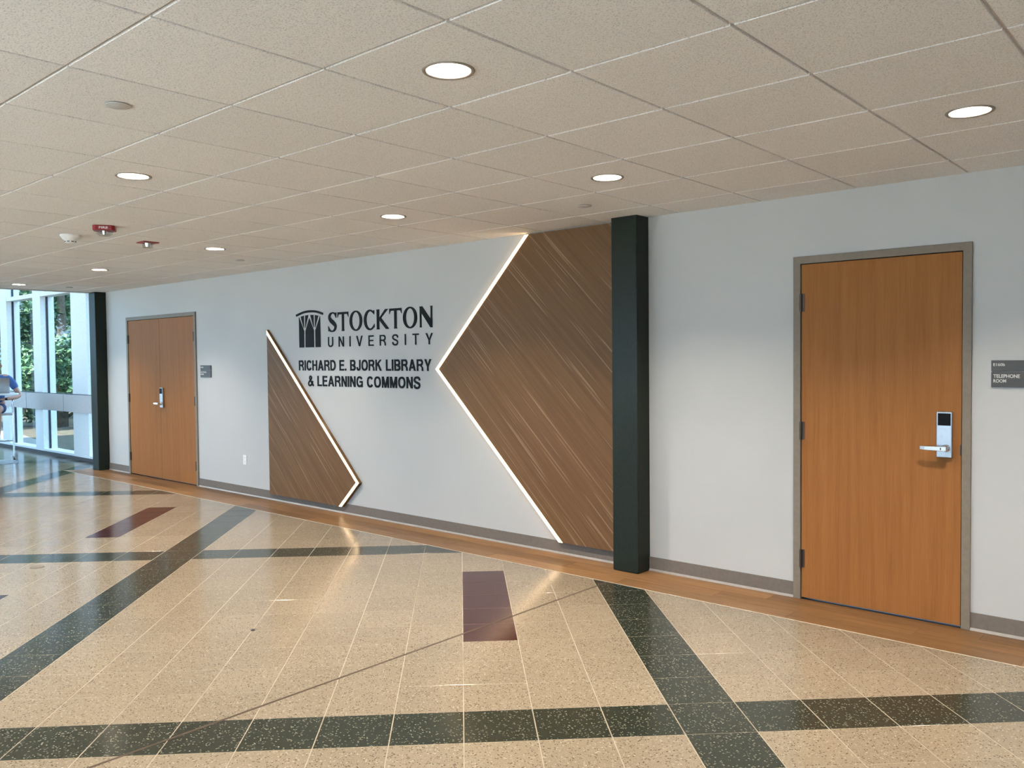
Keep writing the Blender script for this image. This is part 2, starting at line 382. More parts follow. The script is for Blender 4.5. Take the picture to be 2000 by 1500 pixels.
# ---- floor: grout bed, terrazzo tiles at 45 degrees, plank border, joint
fl = empty('floor'); tag(fl, 'polished terrazzo tile floor with dark green bands, maroon bars and a plank border', kind='structure')
MB().box(AX, XR, YB, WOODY, -.12, -.0008).box(AX, XL-.15, WOODY, GY-.1, -.12, -.0008).build('grout_bed', M_GROUT, fl)
MB().box(XL-.15, XR, WOODY, .2, -.12, -.006).build('subfloor', M_DARK, fl)
q2 = math.sqrt(.5)
def fxy(c, r): return FX+FT*q2*(c-r), FY+FT*q2*(c+r)
REDS = [(0,3,8),(-11,13,18),(-11,2,7),(-22,33,38),(11,-8,-3),(0,-8,-3)]
def clip(poly, f):                                          # keep f(p) >= 0
    out = []
    for k in range(len(poly)):
        a, b = poly[k], poly[(k+1)%len(poly)]; fa, fb = f(a), f(b)
        if fa >= 0: out.append(a)
        if (fa >= 0) != (fb >= 0):
            t = fa/(fa-fb); out.append((a[0]+(b[0]-a[0])*t, a[1]+(b[1]-a[1])*t))
    return out
def colour(c, r):
    for rc, a, b in REDS:
        if c == rc and a <= r < b: return 2
    return 1 if (c-3) % 11 == 0 or (r+1) % 11 == 0 else 0
GC, GR = .0024, .0017
FM = [M_BEIGE, M_GREEN, M_RED]; NAMES = ['terrazzo_tile', 'green_border_tile', 'maroon_accent_tile']
cand = []; far = MB()
for c in range(-45, 30):
    for r in range(-40, 60):
        poly = [fxy(c+a, r+b) for a, b in ((GC/FT, GR/FT), (1-GC/FT, GR/FT), (1-GC/FT, 1-GR/FT), (GC/FT, 1-GR/FT))]
        full = True
        ctr = fxy(c+.5, r+.5)
        lim = WOODY-.007 if ctr[0] > XL-.15 else GY-.10
        fs = [lambda p: lim-p[1], lambda p: p[1]-YB, lambda p: p[0]-AX, lambda p: XR-p[0]]
        if lim > 0: fs.append(lambda p: max(XL-.15-p[0], WOODY-.007-p[1]))
        n0 = len(poly)
        if any(f(p) < 0 for f in fs for p in poly):
            full = False
            for f in fs:
                poly = clip(poly, f)
                if len(poly) < 3: break
        if len(poly) < 3: continue
        area = abs(sum(poly[k][0]*poly[(k+1)%len(poly)][1]-poly[(k+1)%len(poly)][0]*poly[k][1] for k in range(len(poly))))/2
        if area < 2e-4: continue
        pp = [proj((x, y, 0)) for x, y in poly]; px = 0
        if all(q is not None for q in pp):
            xs = [q[0] for q in pp]; ys = [q[1] for q in pp]
            if max(xs) > 0 and min(xs) < 2000 and min(ys) < 1500:
                px = abs(sum(pp[k][0]*pp[(k+1)%len(pp)][1]-pp[(k+1)%len(pp)][0]*pp[k][1] for k in range(len(pp))))/2
                if max(ys)-min(ys) < 8: px = 0
        cand.append((px, c, r, poly, full, colour(c, r)))
cand.sort(key=lambda q: -q[0]); used = [0,0,0]; sh = [None]*3
for px, c, r, poly, full, k in cand:
    if px > 0 and used[k] < 300:
        used[k] += 1
        if full:
            if sh[k] is None:
                x, y = fxy(0, 0); p0 = [fxy(a, b) for a, b in ((GC/FT, GR/FT), (1-GC/FT, GR/FT), (1-GC/FT, 1-GR/FT), (GC/FT, 1-GR/FT))]
                sh[k] = MB().slab([(a-x, b-y) for a, b in p0], -.012, 0, .0006).mesh(NAMES[k], FM[k])
            o = link(NAMES[k], sh[k], fl); o.location = (*fxy(c, r), 0)
            if k: o['label'] = ('', 'dark green terrazzo border tile', 'maroon terrazzo accent tile')[k]
        else:
            MB().slab(poly, -.012, 0, .0006).build(NAMES[k], FM[k], fl)
    else: far.slab(poly, -.012, 0, .0012, m=k)
o = far.build('far_terrazzo', FM, fl); o['kind'] = 'stuff'
MB().box(-.047, -.032, -7.5, WOODY-.02, -.01, .0005).build('expansion_joint', M_JOINT, fl)
MB().box(XL-.15, XR, WOODY-.006, WOODY, -.01, .0012).build('edge_strip', M_TRIMSTRIP, fl)
for k in range(3):                                          # three rows of planks along the wall
    y0 = WOODY+k*.1524; x = XL-.15-[.0,.55,.9][k]*1.22*0 - [.3,.85,.55][k]
    while x < XR:
        x0, x1 = max(x, XL-.15), min(x+1.22, XR)
        if x1-x0 > .02:
            MB().slab([(x0+.0006,y0+.0006),(x1-.0006,y0+.0006),(x1-.0006,y0+.1518),(x0+.0006,y0+.1518)], -.006, 0, .0006).build('floor_plank', M_PLANK, fl)
        x += 1.22

# ---- window wall of the atrium (in view at the left)
wn = empty('window_1', (-12.5, GY, 0)); tag(wn, 'tall white-framed curtain wall of the daylit atrium at the far left', kind='structure')
wn.location = (0,0,0)
for k in range(-1, 4):
    x = -12.57 - 1.64*(k-1) if k != -1 else -9.29
    x = -10.93 - 1.64*k
    w = .355 if k != 0 else .60
    if x > XL+.1: continue
    mu = MB().box(x, x+w, MY, GY+.12, .05, AH).build('mullion', M_MULL, wn)
    MB().box(x+w, x+w+.012, GY-.012, GY+.02, .07, AH).build('gasket', M_GASKET, mu)
    MB().box(x-.012, x, GY-.012, GY+.02, .07, AH).build('gasket', M_GASKET, mu)
    x2 = x+1.64
    for zz in ((.08, 2.69), (2.76, AH)):
        MB().box(x+w+.012, min(x2-.012, -9.14), GY, GY+.008, *zz).build('pane', M_GLASS, wn)
    MB().box(x+w, min(x2, -9.14), MY+.005, GY+.1, 2.69, 2.76).build('transom', M_MULL, wn)
    MB().box(x+w, min(x2, -9.14), MY+.005, GY+.1, .05, .085).build('sill', M_MULL, wn)
MB().box(AX, -9.14, MY-.004, GY+.1, -.02, .052).build('curb', M_CURB, wn)
MB().box(-9.33, -9.13, .0, .35, 0, AH).build('end_post', M_MULL, wn)
portal(((AX-9.2)/2, GY+.2, AH/2), (PI/2, 0, PI), -9.2-AX, AH)

# ================================================================== DOORS
def hinge(x, z, parent):
    h = MB().lathe([(.0085,-.057),(.0085,.057)], 10, (x, -.014, z))
    h.box(x-.022, x+.022, -.0105, -.006, z-.057, z+.057)
    return h.build('hinge', M_HINGE, parent)
def lockset(xc, z0, z1, parent, lever_dir=-1):
    yf = -.006; w = .081
    p = MB().box(xc-w/2, xc+w/2, yf-.024, yf, z0, z1).build('lock_plate', M_STEEL, parent, bevel=.004)
    MB().box(xc-w/2+.007, xc+w/2-.007, yf-.0262, yf-.023, z1-.079, z1-.009).build('card_reader', M_BLACK, p)
    zl = z0+.055
    m = MB().lathe([(.021,0),(.021,.012),(.014,.018),(.0125,.045),(.0125,.062)], 20)
    m.v = [(xc+.012+x, yf-.024-z, zl+y) for x,y,z in m.v]
    m.build('lever_rose', M_CHROME, p, smooth=True, auto=True)
    L = MB(); x0 = xc+.012; x1 = xc+.012+lever_dir*.128; yy = yf-.078
    sec = [(x0+.014*-lever_dir, .0145, 0), (x0+lever_dir*.03, .0135, 0), (x0+lever_dir*.10, .012, -.001), (x1, .0105, .006)]
    vs = []; fs = []
    for x, h, dy in sec: vs += [(x, yy+dy-.005, zl-h), (x, yy+dy+.007, zl-h), (x, yy+dy+.007, zl+h), (x, yy+dy-.005, zl+h)]
    for k in range(3):
        for q in range(4): fs.append((4*k+q, 4*k+(q+1)%4, 4*k+4+(q+1)%4, 4*k+4+q))
    fs += [(3,2,1,0), (12,13,14,15)]
    L.add(vs, fs).build('lever', M_CHROME, p, bevel=.003)
    k = MB().box(xc-.006, xc+.018, yy-.0065, yy-.004, zl-.006, zl+.006).build('key_slot', M_DARK, p)
def frame(D, leaf, parent):
    x0, x1, t = D['x0'], D['x1'], D['top']; a, b, c = leaf    # leaf opening
    f = MB()
    f.prism([(x0,0),(a-.003,0),(a-.003,c+.003),(b+.003,c+.003),(b+.003,0),(x1,0),(x1,t),(x0,t)], -.016, .12)
    o = f.build('door_frame', M_FRAME, parent, bevel=.0015)
    MB().box(a-.003, b+.003, .05, .06, 0, c+.003).build('door_stop', M_DARK, parent)
    return o
d2 = empty('door_2'); tag(d2, 'single honey-brown veneer door with electronic lock at the right', kind='structure')
frame(D2, (1.147, 2.073, 2.134), d2)
lf = MB().box(1.149, 2.071, -.0065, .038, .013, 2.132).build('door_leaf', M_DOOR, d2, bevel=.001)
for z in (1.892, 1.081, .263): hinge(1.147, z, lf)
lockset(1.988, .969, 1.231, d2)
MB().box(2.066, 2.073, -.014, -.004, .985, 1.045).build('strike_plate', M_HINGE, d2)
d1 = empty('door_1'); tag(d1, 'pair of honey-brown veneer doors at the far left', kind='structure')
frame(D1, (-8.415, -6.583, 2.126), d1)
for a, b, hx in ((-8.413, -7.503, -8.415), (-7.498, -6.585, -6.583)):
    lf = MB().box(a, b, -.0065, .038, .013, 2.124).build('door_leaf', M_DOOR, d1, bevel=.001)
    for z in (1.868, 1.062, .25): hinge(hx, z, lf)
lockset(-7.445, .955, 1.217, d1)

# ================================================================== COLUMNS
def column(x0, x1, label):
    o = MB().box(x0, x1, -.156, .02, 0, H+.02).build('column', M_COLUMN, bevel=.008)
    tag(o, label, 'column')
column(-.205, .014, 'dark green square column between the large wood panel and the single door')
column(-9.335, -9.125, 'dark green square column beside the tall windows')

# ================================================================== WOOD WALL PANELS WITH LED EDGES
TH = .032
def offset_in(pts, d):   # move the polyline of an edge
    return pts
lp = empty('wood_wall_panel'); tag(lp, 'small pointed brown wood panel left of the lettering with a glowing right edge', 'wall panel')
L0, L1, L2, L3, = (-4.915, 1.902), (-4.915, .070), (-3.600, .070), (-3.315, .337)
s2 = math.sqrt(2); lw, lip = .029, .008
def band(pa, pb, d0, d1):          # strip along edge pa->pb between inward offsets d0, d1 (inward = left of direction)
    dx, dz = pb[0]-pa[0], pb[1]-pa[1]; l = math.hypot(dx, dz); nx, nz = -dz/l, dx/l
    return [(pa[0]+nx*d0, pa[1]+nz*d0), (pb[0]+nx*d0, pb[1]+nz*d0), (pb[0]+nx*d1, pb[1]+nz*d1), (pa[0]+nx*d1, pa[1]+nz*d1)]
MB().prism([L0, L1, L2, L3], -TH, -.001).build('panel_board', M_PANEL, lp)
def miter(pa, pb, pc, d):          # inner corner of a polyline offset by d on its left
    e1 = (Vector(pb)-Vector(pa)).normalized(); e2 = (Vector(pc)-Vector(pb)).normalized()
    n1 = Vector((-e1.y, e1.x)); n2 = Vector((-e2.y, e2.x)); b = (n1+n2); b = b/b.dot(n1)
    return Vector(pb)+b*d
def strip(p0, p1, p2, d0, d1, y0, y1, first, parent, cut0=None, cut2=None):
    q = []
    for d in (d0, d1):
        m = miter(p0, p1, p2, d)
        e1 = (Vector(p1)-Vector(p0)).normalized(); e2 = (Vector(p2)-Vector(p1)).normalized()
        a = Vector(p0)+Vector((-e1.y, e1.x))*d; c = Vector(p2)+Vector((-e2.y, e2.x))*d
        if cut0: a = cut0(a, e1)
        if cut2: c = cut2(c, e2)
        q.append((a, m, c))
    MB().prism([tuple(q[0][0]), tuple(q[0][1]), tuple(q[1][1]), tuple(q[1][0])], y0, y1).build('led_strip', M_LED, parent)
    MB().prism([tuple(q[0][1]), tuple(q[0][2]), tuple(q[1][2]), tuple(q[1][1])], y0, y1).build('led_strip', M_LED, parent)
atx = lambda X: (lambda a, e: a+e*((X-a.x)/e.x))
atz = lambda Z: (lambda a, e: a+e*((Z-a.y)/e.y))
strip(L2, L3, L0, lip, lip+lw, -TH-.003, -TH+.004, True, lp, atz(.070), atx(-4.915))
rp = empty('wood_wall_panel'); tag(rp, 'large pointed brown wood panel right of the lettering with a glowing left edge', 'wall panel')
R0, R1, R2, R3, R4 = (-.205, H-.008), (-1.125, H-.008), (-2.195, 1.468), (-.805, .098), (-.205, .098)
MB().prism([R0, R1, R2, R3, R4], -TH, -.001).build('panel_board', M_PANEL, rp)
strip(R1, R2, R3, -.002, .024, -TH-.004, -TH+.010, True, rp, atz(H-.012), atz(.098))

# ================================================================== LETTERING
def ell(cx, cz, rx, rz, a0, a1, n):
    return [(cx+rx*math.cos(math.radians(a0+(a1-a0)*k/n)), cz+rz*math.sin(math.radians(a0+(a1-a0)*k/n))) for k in range(n+1)]
def spline(pts, n=8):
    out = []
    for i in range(len(pts)-1):
        p = [pts[max(i-1,0)], pts[i], pts[i+1], pts[min(i+2,len(pts)-1)]]
        for k in range(n):
            t = k/n
            out.append(tuple(.5*((2*p[1][d])+(-p[0][d]+p[2][d])*t+(2*p[0][d]-5*p[1][d]+4*p[2][d]-p[3][d])*t*t+(-p[0][d]+3*p[1][d]-3*p[2][d]+p[3][d])*t**3) for d in range(len(p[1]))))
    out.append(pts[-1]); return out
def ribbon(pts):                    # (x, z, halfwidth) -> outline
    L, R_ = [], []
    for i, (x, z, w) in enumerate(pts):
        a, b = pts[max(i-1,0)], pts[min(i+1,len(pts)-1)]; dx, dz = b[0]-a[0], b[1]-a[1]; l = math.hypot(dx, dz) or 1
        L.append((x-dz/l*w, z+dx/l*w)); R_.append((x+dz/l*w, z-dx/l*w))
    return L + R_[::-1]
# glyphs in a box of the letter's own width and unit cap height; aspect w is true width / cap height
def glyph(ch, w):
    if ch == 'O':
        return 'ring', ell(w/2, .5, w/2, .525, 0, 360, 40)[:-1], ell(w/2, .5, w/2-.205, .445, 0, 360, 40)[:-1]
    if ch == 'T':
        return [[(w/2-.10,0),(w/2+.10,0),(w/2+.105,.03),(w/2+.085,.10),(w/2+.085,.885),(w-.10,.885),(w-.045,.80),(w,.72),(w-.005,1.0),(.005,1.0),(0,.72),(.045,.80),(.10,.885),(w/2-.085,.885),(w/2-.085,.10),(w/2-.105,.03)]]
    if ch == 'N':
        return [[(0,0),(.155,0),(.135,.05),(.135,.70),(w-.14,-.02),(w-.02,-.02),(w-.02,.95),(w,1.0),(w-.15,1.0),(w-.125,.95),(w-.125,.36),(.20,1.0),(0,1.0),(.025,.94),(.025,.05)]]
    if ch == 'K':
        return [[(.0,0),(.23,0),(.21,.06),(.21,.47),(w-.19,0),(w+.02,0),(w+.0,.045),(.36,.57),(w-.10,.94),(w-.02,1.0),(w-.24,1.0),(.21,.56),(.21,.94),(.23,1.0),(0,1.0),(.025,.94),(.025,.06)]]
    if ch == 'C':
        o = ell(w*.56, .5, w*.56, .525, 48, 318, 34); i = ell(w*.60, .5, w*.60-.205, .435, 318, 56, 30)
        return [[(w*.97,.77),(w*.99,.98),(w*.90,.965)] + o + [(w*.93,.10),(w,.13),(w*.985,.30),(w*.93,.235)] + i[2:-1]]
    if ch == 'S':
        c = spline([(w*.90,.83,.055),(w*.74,.955,.045),(w*.47,.985,.042),(w*.22,.90,.075),(w*.15,.74,.10),(w*.32,.585,.115),(w*.62,.45,.12),(w*.84,.29,.10),(w*.76,.10,.072),(w*.50,.015,.042),(w*.24,.04,.045),(w*.06,.16,.055)], 5)
        return [ribbon(c), [(w*.86,.985),(w*.97,1.0),(w*.95,.71),(w*.87,.76)], [(w*.02,.015),(w*.12,.03),(w*.10,.22),(w*.0,.30)]]
def ring_mesh(m, A, B, y0, y1):
    n = len(A); vs = [(x,y0,z) for x,z in A]+[(x,y0,z) for x,z in B]+[(x,y1,z) for x,z in A]+[(x,y1,z) for x,z in B]; fs = []
    for k in range(n):
        l = (k+1)%n; fs += [(k,l,n+l,n+k), (2*n+k,3*n+k,3*n+l,2*n+l), (l,k,2*n+k,2*n+l), (n+k,n+l,3*n+l,3*n+k)]
    return m.add(vs, fs)
LY0, LY1 = -.006, -.0005
st = empty('sign_lettering', (-3.04, 0, 1.851)); tag(st, 'large black serif wall letters reading STOCKTON', 'sign')
ext = [(-3.822,-3.680),(-3.666,-3.488),(-3.470,-3.270),(-3.243,-3.081),(-3.051,-2.874),(-2.861,-2.684),(-2.665,-2.469),(-2.437,-2.263)]
for ch, (a, b) in zip('STOCKTON', ext):
    hgt = .192; z0 = 1.849; w = (b-a)/hgt; g = glyph(ch, w); m = MB(); tr = lambda q: (a+q[0]*hgt+3.04, z0+q[1]*hgt-1.851)
    if g[0] == 'ring': ring_mesh(m, [tr(q) for q in g[1]], [tr(q) for q in g[2]], LY0, LY1)
    else:
        for k, poly in enumerate(g): m.prism([tr(q) for q in poly], LY0-k*.0002, LY1)
    m.build('letter', M_BLACK, st)
def text_line(name, label, cat, text, x0, x1, z0, z1, mat, y0, y1, bold=0.0, spacing=1.0, part='letter', parent=None, fit=True, word=1.0):
    cu = bpy.data.curves.new('text', 'FONT'); cu.body = text; cu.size = 1.0; cu.offset = bold; cu.space_character = spacing; cu.space_word = word; cu.resolution_u = 4
    to = bpy.data.objects.new('text', cu); COL.objects.link(to)
    dg = bpy.context.evaluated_depsgraph_get(); me = bpy.data.meshes.new_from_object(to.evaluated_get(dg))
    bpy.data.objects.remove(to); bpy.data.curves.remove(cu)
    bm = bmesh.new(); bm.from_mesh(me); bpy.data.meshes.remove(me); bmesh.ops.remove_doubles(bm, verts=bm.verts, dist=1e-5)
    xs = [v.co.x for v in bm.verts]; caps = [v.co.y for v in bm.verts]
    ax, bx = min(xs), max(xs); ay, by = min(caps), max(caps)
    sx = (x1-x0)/(bx-ax); sz = (z1-z0)/(by-ay)
    if not fit: sx = sz*fit_ratio
    t = parent or tag(empty(name, ((x0+x1)/2, 0, z0)), label, cat)
    ox, oz = ((x0+x1)/2, z0) if parent is None else (0, 0)
    seen = set(); comps = []
    for v in bm.verts:
        if v in seen: continue
        st_, comp = [v], []
        seen.add(v)
        while st_:
            u = st_.pop(); comp.append(u)
            for e in u.link_edges:
                o = e.other_vert(u)
                if o not in seen: seen.add(o); st_.append(o)
        comps.append(comp)
    for comp in comps:
        ids = {v: k for k, v in enumerate(comp)}; n = len(comp)
        P = [(x0+(v.co.x-ax)*sx-ox, z0+(v.co.y-ay)*sz-oz) for v in comp]
        fs = [[ids[v] for v in f.verts] for f in {f for v in comp for f in v.link_faces}]
        be = [e for e in {e for v in comp for e in v.link_edges} if len(e.link_faces) == 1]
        m = MB(); vs = [(x,y0,z) for x,z in P]+[(x,y1,z) for x,z in P]
        ff = [tuple(f) for f in fs]+[tuple(k+n for k in f[::-1]) for f in fs]
        for e in be: a, b = ids[e.verts[0]], ids[e.verts[1]]; ff.append((a, b, b+n, a+n))
        o = m.add(vs, ff).build(part, mat, t)
        b2 = bmesh.new(); b2.from_mesh(o.data); bmesh.ops.recalc_face_normals(b2, faces=b2.faces); b2.to_mesh(o.data); b2.free()
    bm.free(); return t
SANS_W = dict(A=.95,B=.85,C=.88,D=.87,E=.74,G=.92,H=.82,I=.19,J=.62,K=.92,L=.70,M=.98,N=.82,O=.96,R=.88,S=.83,T=.82,U=.82,V=.93,Y=.92)
SANS_W['&'] = .95; SANS_W['.'] = .19
def rect(x0, z0, x1, z1): return [(x0,z0),(x1,z0),(x1,z1),(x0,z1)]
def sup(cx, cz, rx, rz, a0, a1, n, t, e=2.5):
    out = []
    for k in range(n+1):
        a = math.radians(a0+(a1-a0)*k/n); c, q = math.cos(a), math.sin(a)
        out.append((cx+rx*math.copysign(abs(c)**(2/e), c), cz+rz*math.copysign(abs(q)**(2/e), q), t/2))
    return ribbon(out)
def sans(ch, w, t):
    h = t*.5; b = t*.88
    if ch == 'I': return [rect(0,0,w,1)]
    if ch == '.': return [rect(0,0,w,w)]
    if ch == 'L': return [rect(0,0,t,1), rect(t*.5,0,w,b)]
    if ch == 'E': return [rect(0,0,t,1), rect(t*.5,0,w,b), rect(t*.5,.44,w*.94,.44+b), rect(t*.5,1-b,w,1)]
    if ch == 'T': return [rect(w/2-h,0,w/2+h,1-b*.5), rect(0,1-b,w,1)]
    if ch == 'H': return [rect(0,0,t,1), rect(w-t,0,w,1), rect(t*.5,.44,w-t*.5,.44+b)]
    if ch == 'N': return [rect(0,0,t,1), rect(w-t,0,w,1), [(.0,1),(t*1.12,1),(w,0),(w-t*1.12,0)]]
    if ch == 'M': return [rect(0,0,t,1), rect(w-t,0,w,1), [(0,1),(t*1.3,1),(w/2+h,0),(w/2-h,0)], [(w,1),(w-t*1.3,1),(w/2-h,0),(w/2+h,0)]]
    if ch == 'A': return [[(0,0),(t*1.1,0),(w/2+t*.55,1),(w/2-t*.55,1)], [(w,0),(w-t*1.1,0),(w/2-t*.55,1),(w/2+t*.55,1)], rect(w*.2,.21,w*.8,.21+b)]
    if ch == 'V': return [[(0,1),(t*1.1,1),(w/2+t*.55,0),(w/2-t*.55,0)], [(w,1),(w-t*1.1,1),(w/2-t*.55,0),(w/2+t*.55,0)]]
    if ch == 'Y': return [[(0,1),(t*1.2,1),(w/2+h,.36),(w/2-h,.36)], [(w,1),(w-t*1.2,1),(w/2-h,.36),(w/2+h,.36)], rect(w/2-h,0,w/2+h,.42)]
    if ch == 'K': return [rect(0,0,t,1), [(t*.5,.30),(t*.5,.54),(w-t*1.35,1),(w-t*.1,1)], [(w*.32,.58),(w*.52,.66),(w,0),(w-t*1.3,0)]]
    if ch == 'O': return [sup(w/2,.5,w/2-h,.51-h,-90,270,40,t,2.3)]
    if ch == 'C': return [sup(w*.51,.5,w*.51-h,.51-h,34,326,34,t,2.3)]
    if ch == 'G': return [sup(w*.51,.5,w*.51-h,.51-h,34,318,34,t,2.3), rect(w*.52,.40,w,.40+b), rect(w-t*.85,0,w,.45)]
    if ch == 'D': return [rect(0,0,t,1), rect(t*.5,0,w*.45,b), rect(t*.5,1-b,w*.45,1), sup(w*.40,.5,w*.60-h,.5-b/2,-90,90,22,t,2.2)]
    if ch == 'U': return [rect(0,.32,t,1), rect(w-t,.32,w,1), sup(w/2,.36,w/2-h,.37-h,-180,0,22,t,2.3)]
    if ch == 'J': return [rect(w-t,.28,w,1), sup(w/2,.31,w/2-h,.32-h,-186,0,22,t,2.3)]
    if ch in 'BR':
        up = [rect(0,0,t,1), rect(t*.5,1-b,w*.6,1), rect(t*.5,.43,w*.6,.43+b), sup(w*.58,.715,w*.38-h,.285-b/2,-90,90,16,t,2.2)]
        if ch == 'B': return up + [rect(t*.5,0,w*.6,b), sup(w*.58,.25+b*.1,w*.42-h,.265-b/2,-90,90,16,t,2.2)]
        return up + [[(w*.50,.45),(w*.72,.50),(w*.95,.30),(w,0),(w-t*1.05,0),(w*.78,.28)]]
    if ch == 'S':
        c = spline([(w*.93,.70),(w*.82,.88),(w*.52,.945),(w*.22,.89),(w*.10,.73),(w*.24,.58),(w*.55,.49),(w*.82,.40),(w*.90,.25),(w*.76,.09),(w*.48,.045),(w*.18,.11),(w*.065,.30)], 5)
        return [ribbon([(x, z, t*.5) for x, z in c])]
    if ch == '&':
        c = spline([(w*.97,.02),(w*.70,.30),(w*.36,.66),(w*.30,.84),(w*.45,.945),(w*.62,.84),(w*.56,.66),(w*.22,.42),(w*.09,.24),(w*.22,.07),(w*.46,.06),(w*.70,.22),(w*.86,.48)], 5)
        return [ribbon([(x, z, t*.45) for x, z in c])]
def sans_line(label, text, x0, x1, z0, z1, t, spread=False):
    hgt = z1-z0; tot = (x1-x0)/hgt; ws = [.33 if ch == ' ' else SANS_W[ch]*(1 if ch not in 'I.' else t/.19) for ch in text]
    gap = .165; nat = sum(ws)+gap*(len(ws)-1); k = 1.0
    if spread: gap = (tot-sum(ws))/(len(ws)-1)
    else: k = tot/nat
    ob = tag(empty('sign_lettering', ((x0+x1)/2, 0, z0)), label, 'sign'); x = 0
    for ch, w in zip(text, ws):
        if ch != ' ':
            m = MB()
            for q, poly in enumerate(sans(ch, w, t)): m.prism([(x0-(x0+x1)/2+(x+px)*k*hgt, pz*hgt) for px, pz in poly], LY0-.00015*q, LY1)
            m.build('letter', M_BLACK, ob)
        x += w+gap
sans_line('widely spaced black sans wall letters reading UNIVERSITY', 'UNIVERSITY', -3.830, -2.263, 1.692, 1.795, .15, True)
sans_line('black bold wall letters reading RICHARD E. BJORK LIBRARY', 'RICHARD E. BJORK LIBRARY', -4.352, -2.288, 1.450, 1.558, .195)
sans_line('black bold wall letters reading & LEARNING COMMONS', '& LEARNING COMMONS', -4.192, -2.440, 1.287, 1.395, .195)
em = empty('wall_emblem', (-4.15, 0, 1.694)); tag(em, 'black emblem of arched roof over branching columns beside the lettering', 'emblem')
for nm, pts in (('outer_block', [(-4.337,2.017),(-4.336,1.694),(-4.252,1.694),(-4.248,1.866)]), ('center_block', [(-4.224,1.694),(-4.076,1.694),(-4.074,1.868),(-4.151,2.0),(-4.221,1.868)]),
                ('outer_block', [(-4.046,1.694),(-3.961,1.694),(-3.962,2.014),(-4.047,1.868)]), ('branch_wedge', [(-4.303,2.022),(-4.249,2.031),(-4.252,1.898)]),
                ('branch_wedge', [(-4.222,2.033),(-4.169,2.034),(-4.226,1.901)]), ('branch_wedge', [(-4.131,2.034),(-4.077,2.032),(-4.076,1.901)]), ('branch_wedge', [(-4.05,2.030),(-3.993,2.021),(-4.051,1.903)]),
                ('arch', spline([(-4.393,2.047),(-4.260,2.076),(-4.150,2.084),(-4.030,2.076),(-3.907,2.047)], 6)+spline([(-4.385,2.025),(-4.258,2.053),(-4.150,2.060),(-4.030,2.053),(-3.913,2.025)], 6)[::-1])):
    MB().prism([(x+4.15, z-1.694) for x, z in pts], LY0, LY1).build(nm, M_BLACK, em)

# ================================================================== ROOM SIGNS AND OUTLET
def room_sign(x0, x1, z0, z1, label, rows):
    t = empty('room_sign', ((x0+x1)/2, 0, z0)); tag(t, label, 'sign'); w = (x1-x0)/2; h = z1-z0; zm = h*.59
    MB().box(-w, w, -.012, -.001, zm+.003, h).build('number_plate', M_SIGN, t, bevel=.0015)
    MB().box(-w, w, -.012, -.001, 0, zm-.003).build('name_plate', M_SIGN, t, bevel=.0015)
    MB().box(-w+.002, w-.002, -.008, -.001, zm-.003, zm+.003).build('groove', M_GROOVE, t)
    for txt, a, b, c, d in rows:
        text_line('', '', '', txt, a-(x0+x1)/2, b-(x0+x1)/2, c-z0, d-z0, M_SIGNTX, -.0128, -.0118, bold=.02, parent=t, part='sign_letter')
room_sign(2.219, 2.399, 1.374, 1.521, 'charcoal room sign reading TELEPHONE ROOM beside the single door',
          [('E160b', 2.229, 2.286, 1.490, 1.506), ('TELEPHONE', 2.230, 2.357, 1.425, 1.445), ('ROOM', 2.230, 2.292, 1.399, 1.418)])
room_sign(-6.436, -6.186, 1.361, 1.508, 'charcoal room sign with small white text beside the double door',
          [('E160', -6.428, -6.362, 1.476, 1.493), ('ELECTRICAL', -6.428, -6.286, 1.416, 1.434), ('ROOM', -6.428, -6.354, 1.390, 1.408)])
ot = empty('wall_outlet', (-5.466, 0, .352)); tag(ot, 'white duplex power outlet low on the wall left of the small wood panel', 'outlet')
MB().box(-.036, .036, -.006, -.0005, 0, .114).build('cover_plate', M_WHITEPL, ot, bevel=.002)
for z in (.034, .080):
    s_ = MB().box(-.016, .016, -.009, -.005, z-.013, z+.013).build('receptacle', M_WHITEPL, ot, bevel=.004)
    for x in (-.006, .006): MB().box(x-.001, x+.001, -.0094, -.0088, z-.003, z+.006).build('slot', M_DARK, s_)

# ================================================================== CEILING FIXTURES
dlbl = {(0.5,1.5): 'large bright round recessed downlight nearest the viewer at top centre', (2.5,4.5): 'round recessed downlight at the top right above the single door',
        (-3.5,1.5): 'round recessed downlight at left, below the pale sprinkler cover disc', (-0.5,4.5): 'round recessed downlight just in front of the near dark column',
        (-3.5,4.5): 'round recessed downlight in front of the large wood panel tip', (-7.5,4.5): 'round recessed downlight beside the flat red strobe plate',
        (-11.5,4.5): 'small distant round recessed downlight in front of the double door', (-15.5,4.5): 'farthest recessed downlight at the ceiling edge by the windows'}
ring = MB().lathe([(.076,.004),(.079,-.004),(.090,-.005),(.093,-.001),(.093,.003)], 40, caps=False).mesh('trim_ring', M_TRIMRING, True)
refl = MB().lathe([(.078,.0),(.075,.025),(.069,.055),(.061,.082)], 20, caps=False, flip=True).mesh('reflector', M_REFL)
lamp = MB().lathe([(.0001,.078),(.058,.082),(.061,.086),(.0001,.090)], 24, caps=False).mesh('lamp', M_LAMP)
for i, j in DL:
    x, y = cxy(i, j); t = empty('downlight', (x, y, H))
    tag(t, dlbl.get((i, j), 'added recessed downlight out of view, put in to light the hall'), 'downlight', 'recessed ceiling downlights')
    for nm, me in (('trim_ring', ring), ('reflector', refl), ('lamp', lamp)): link(nm, me, t)
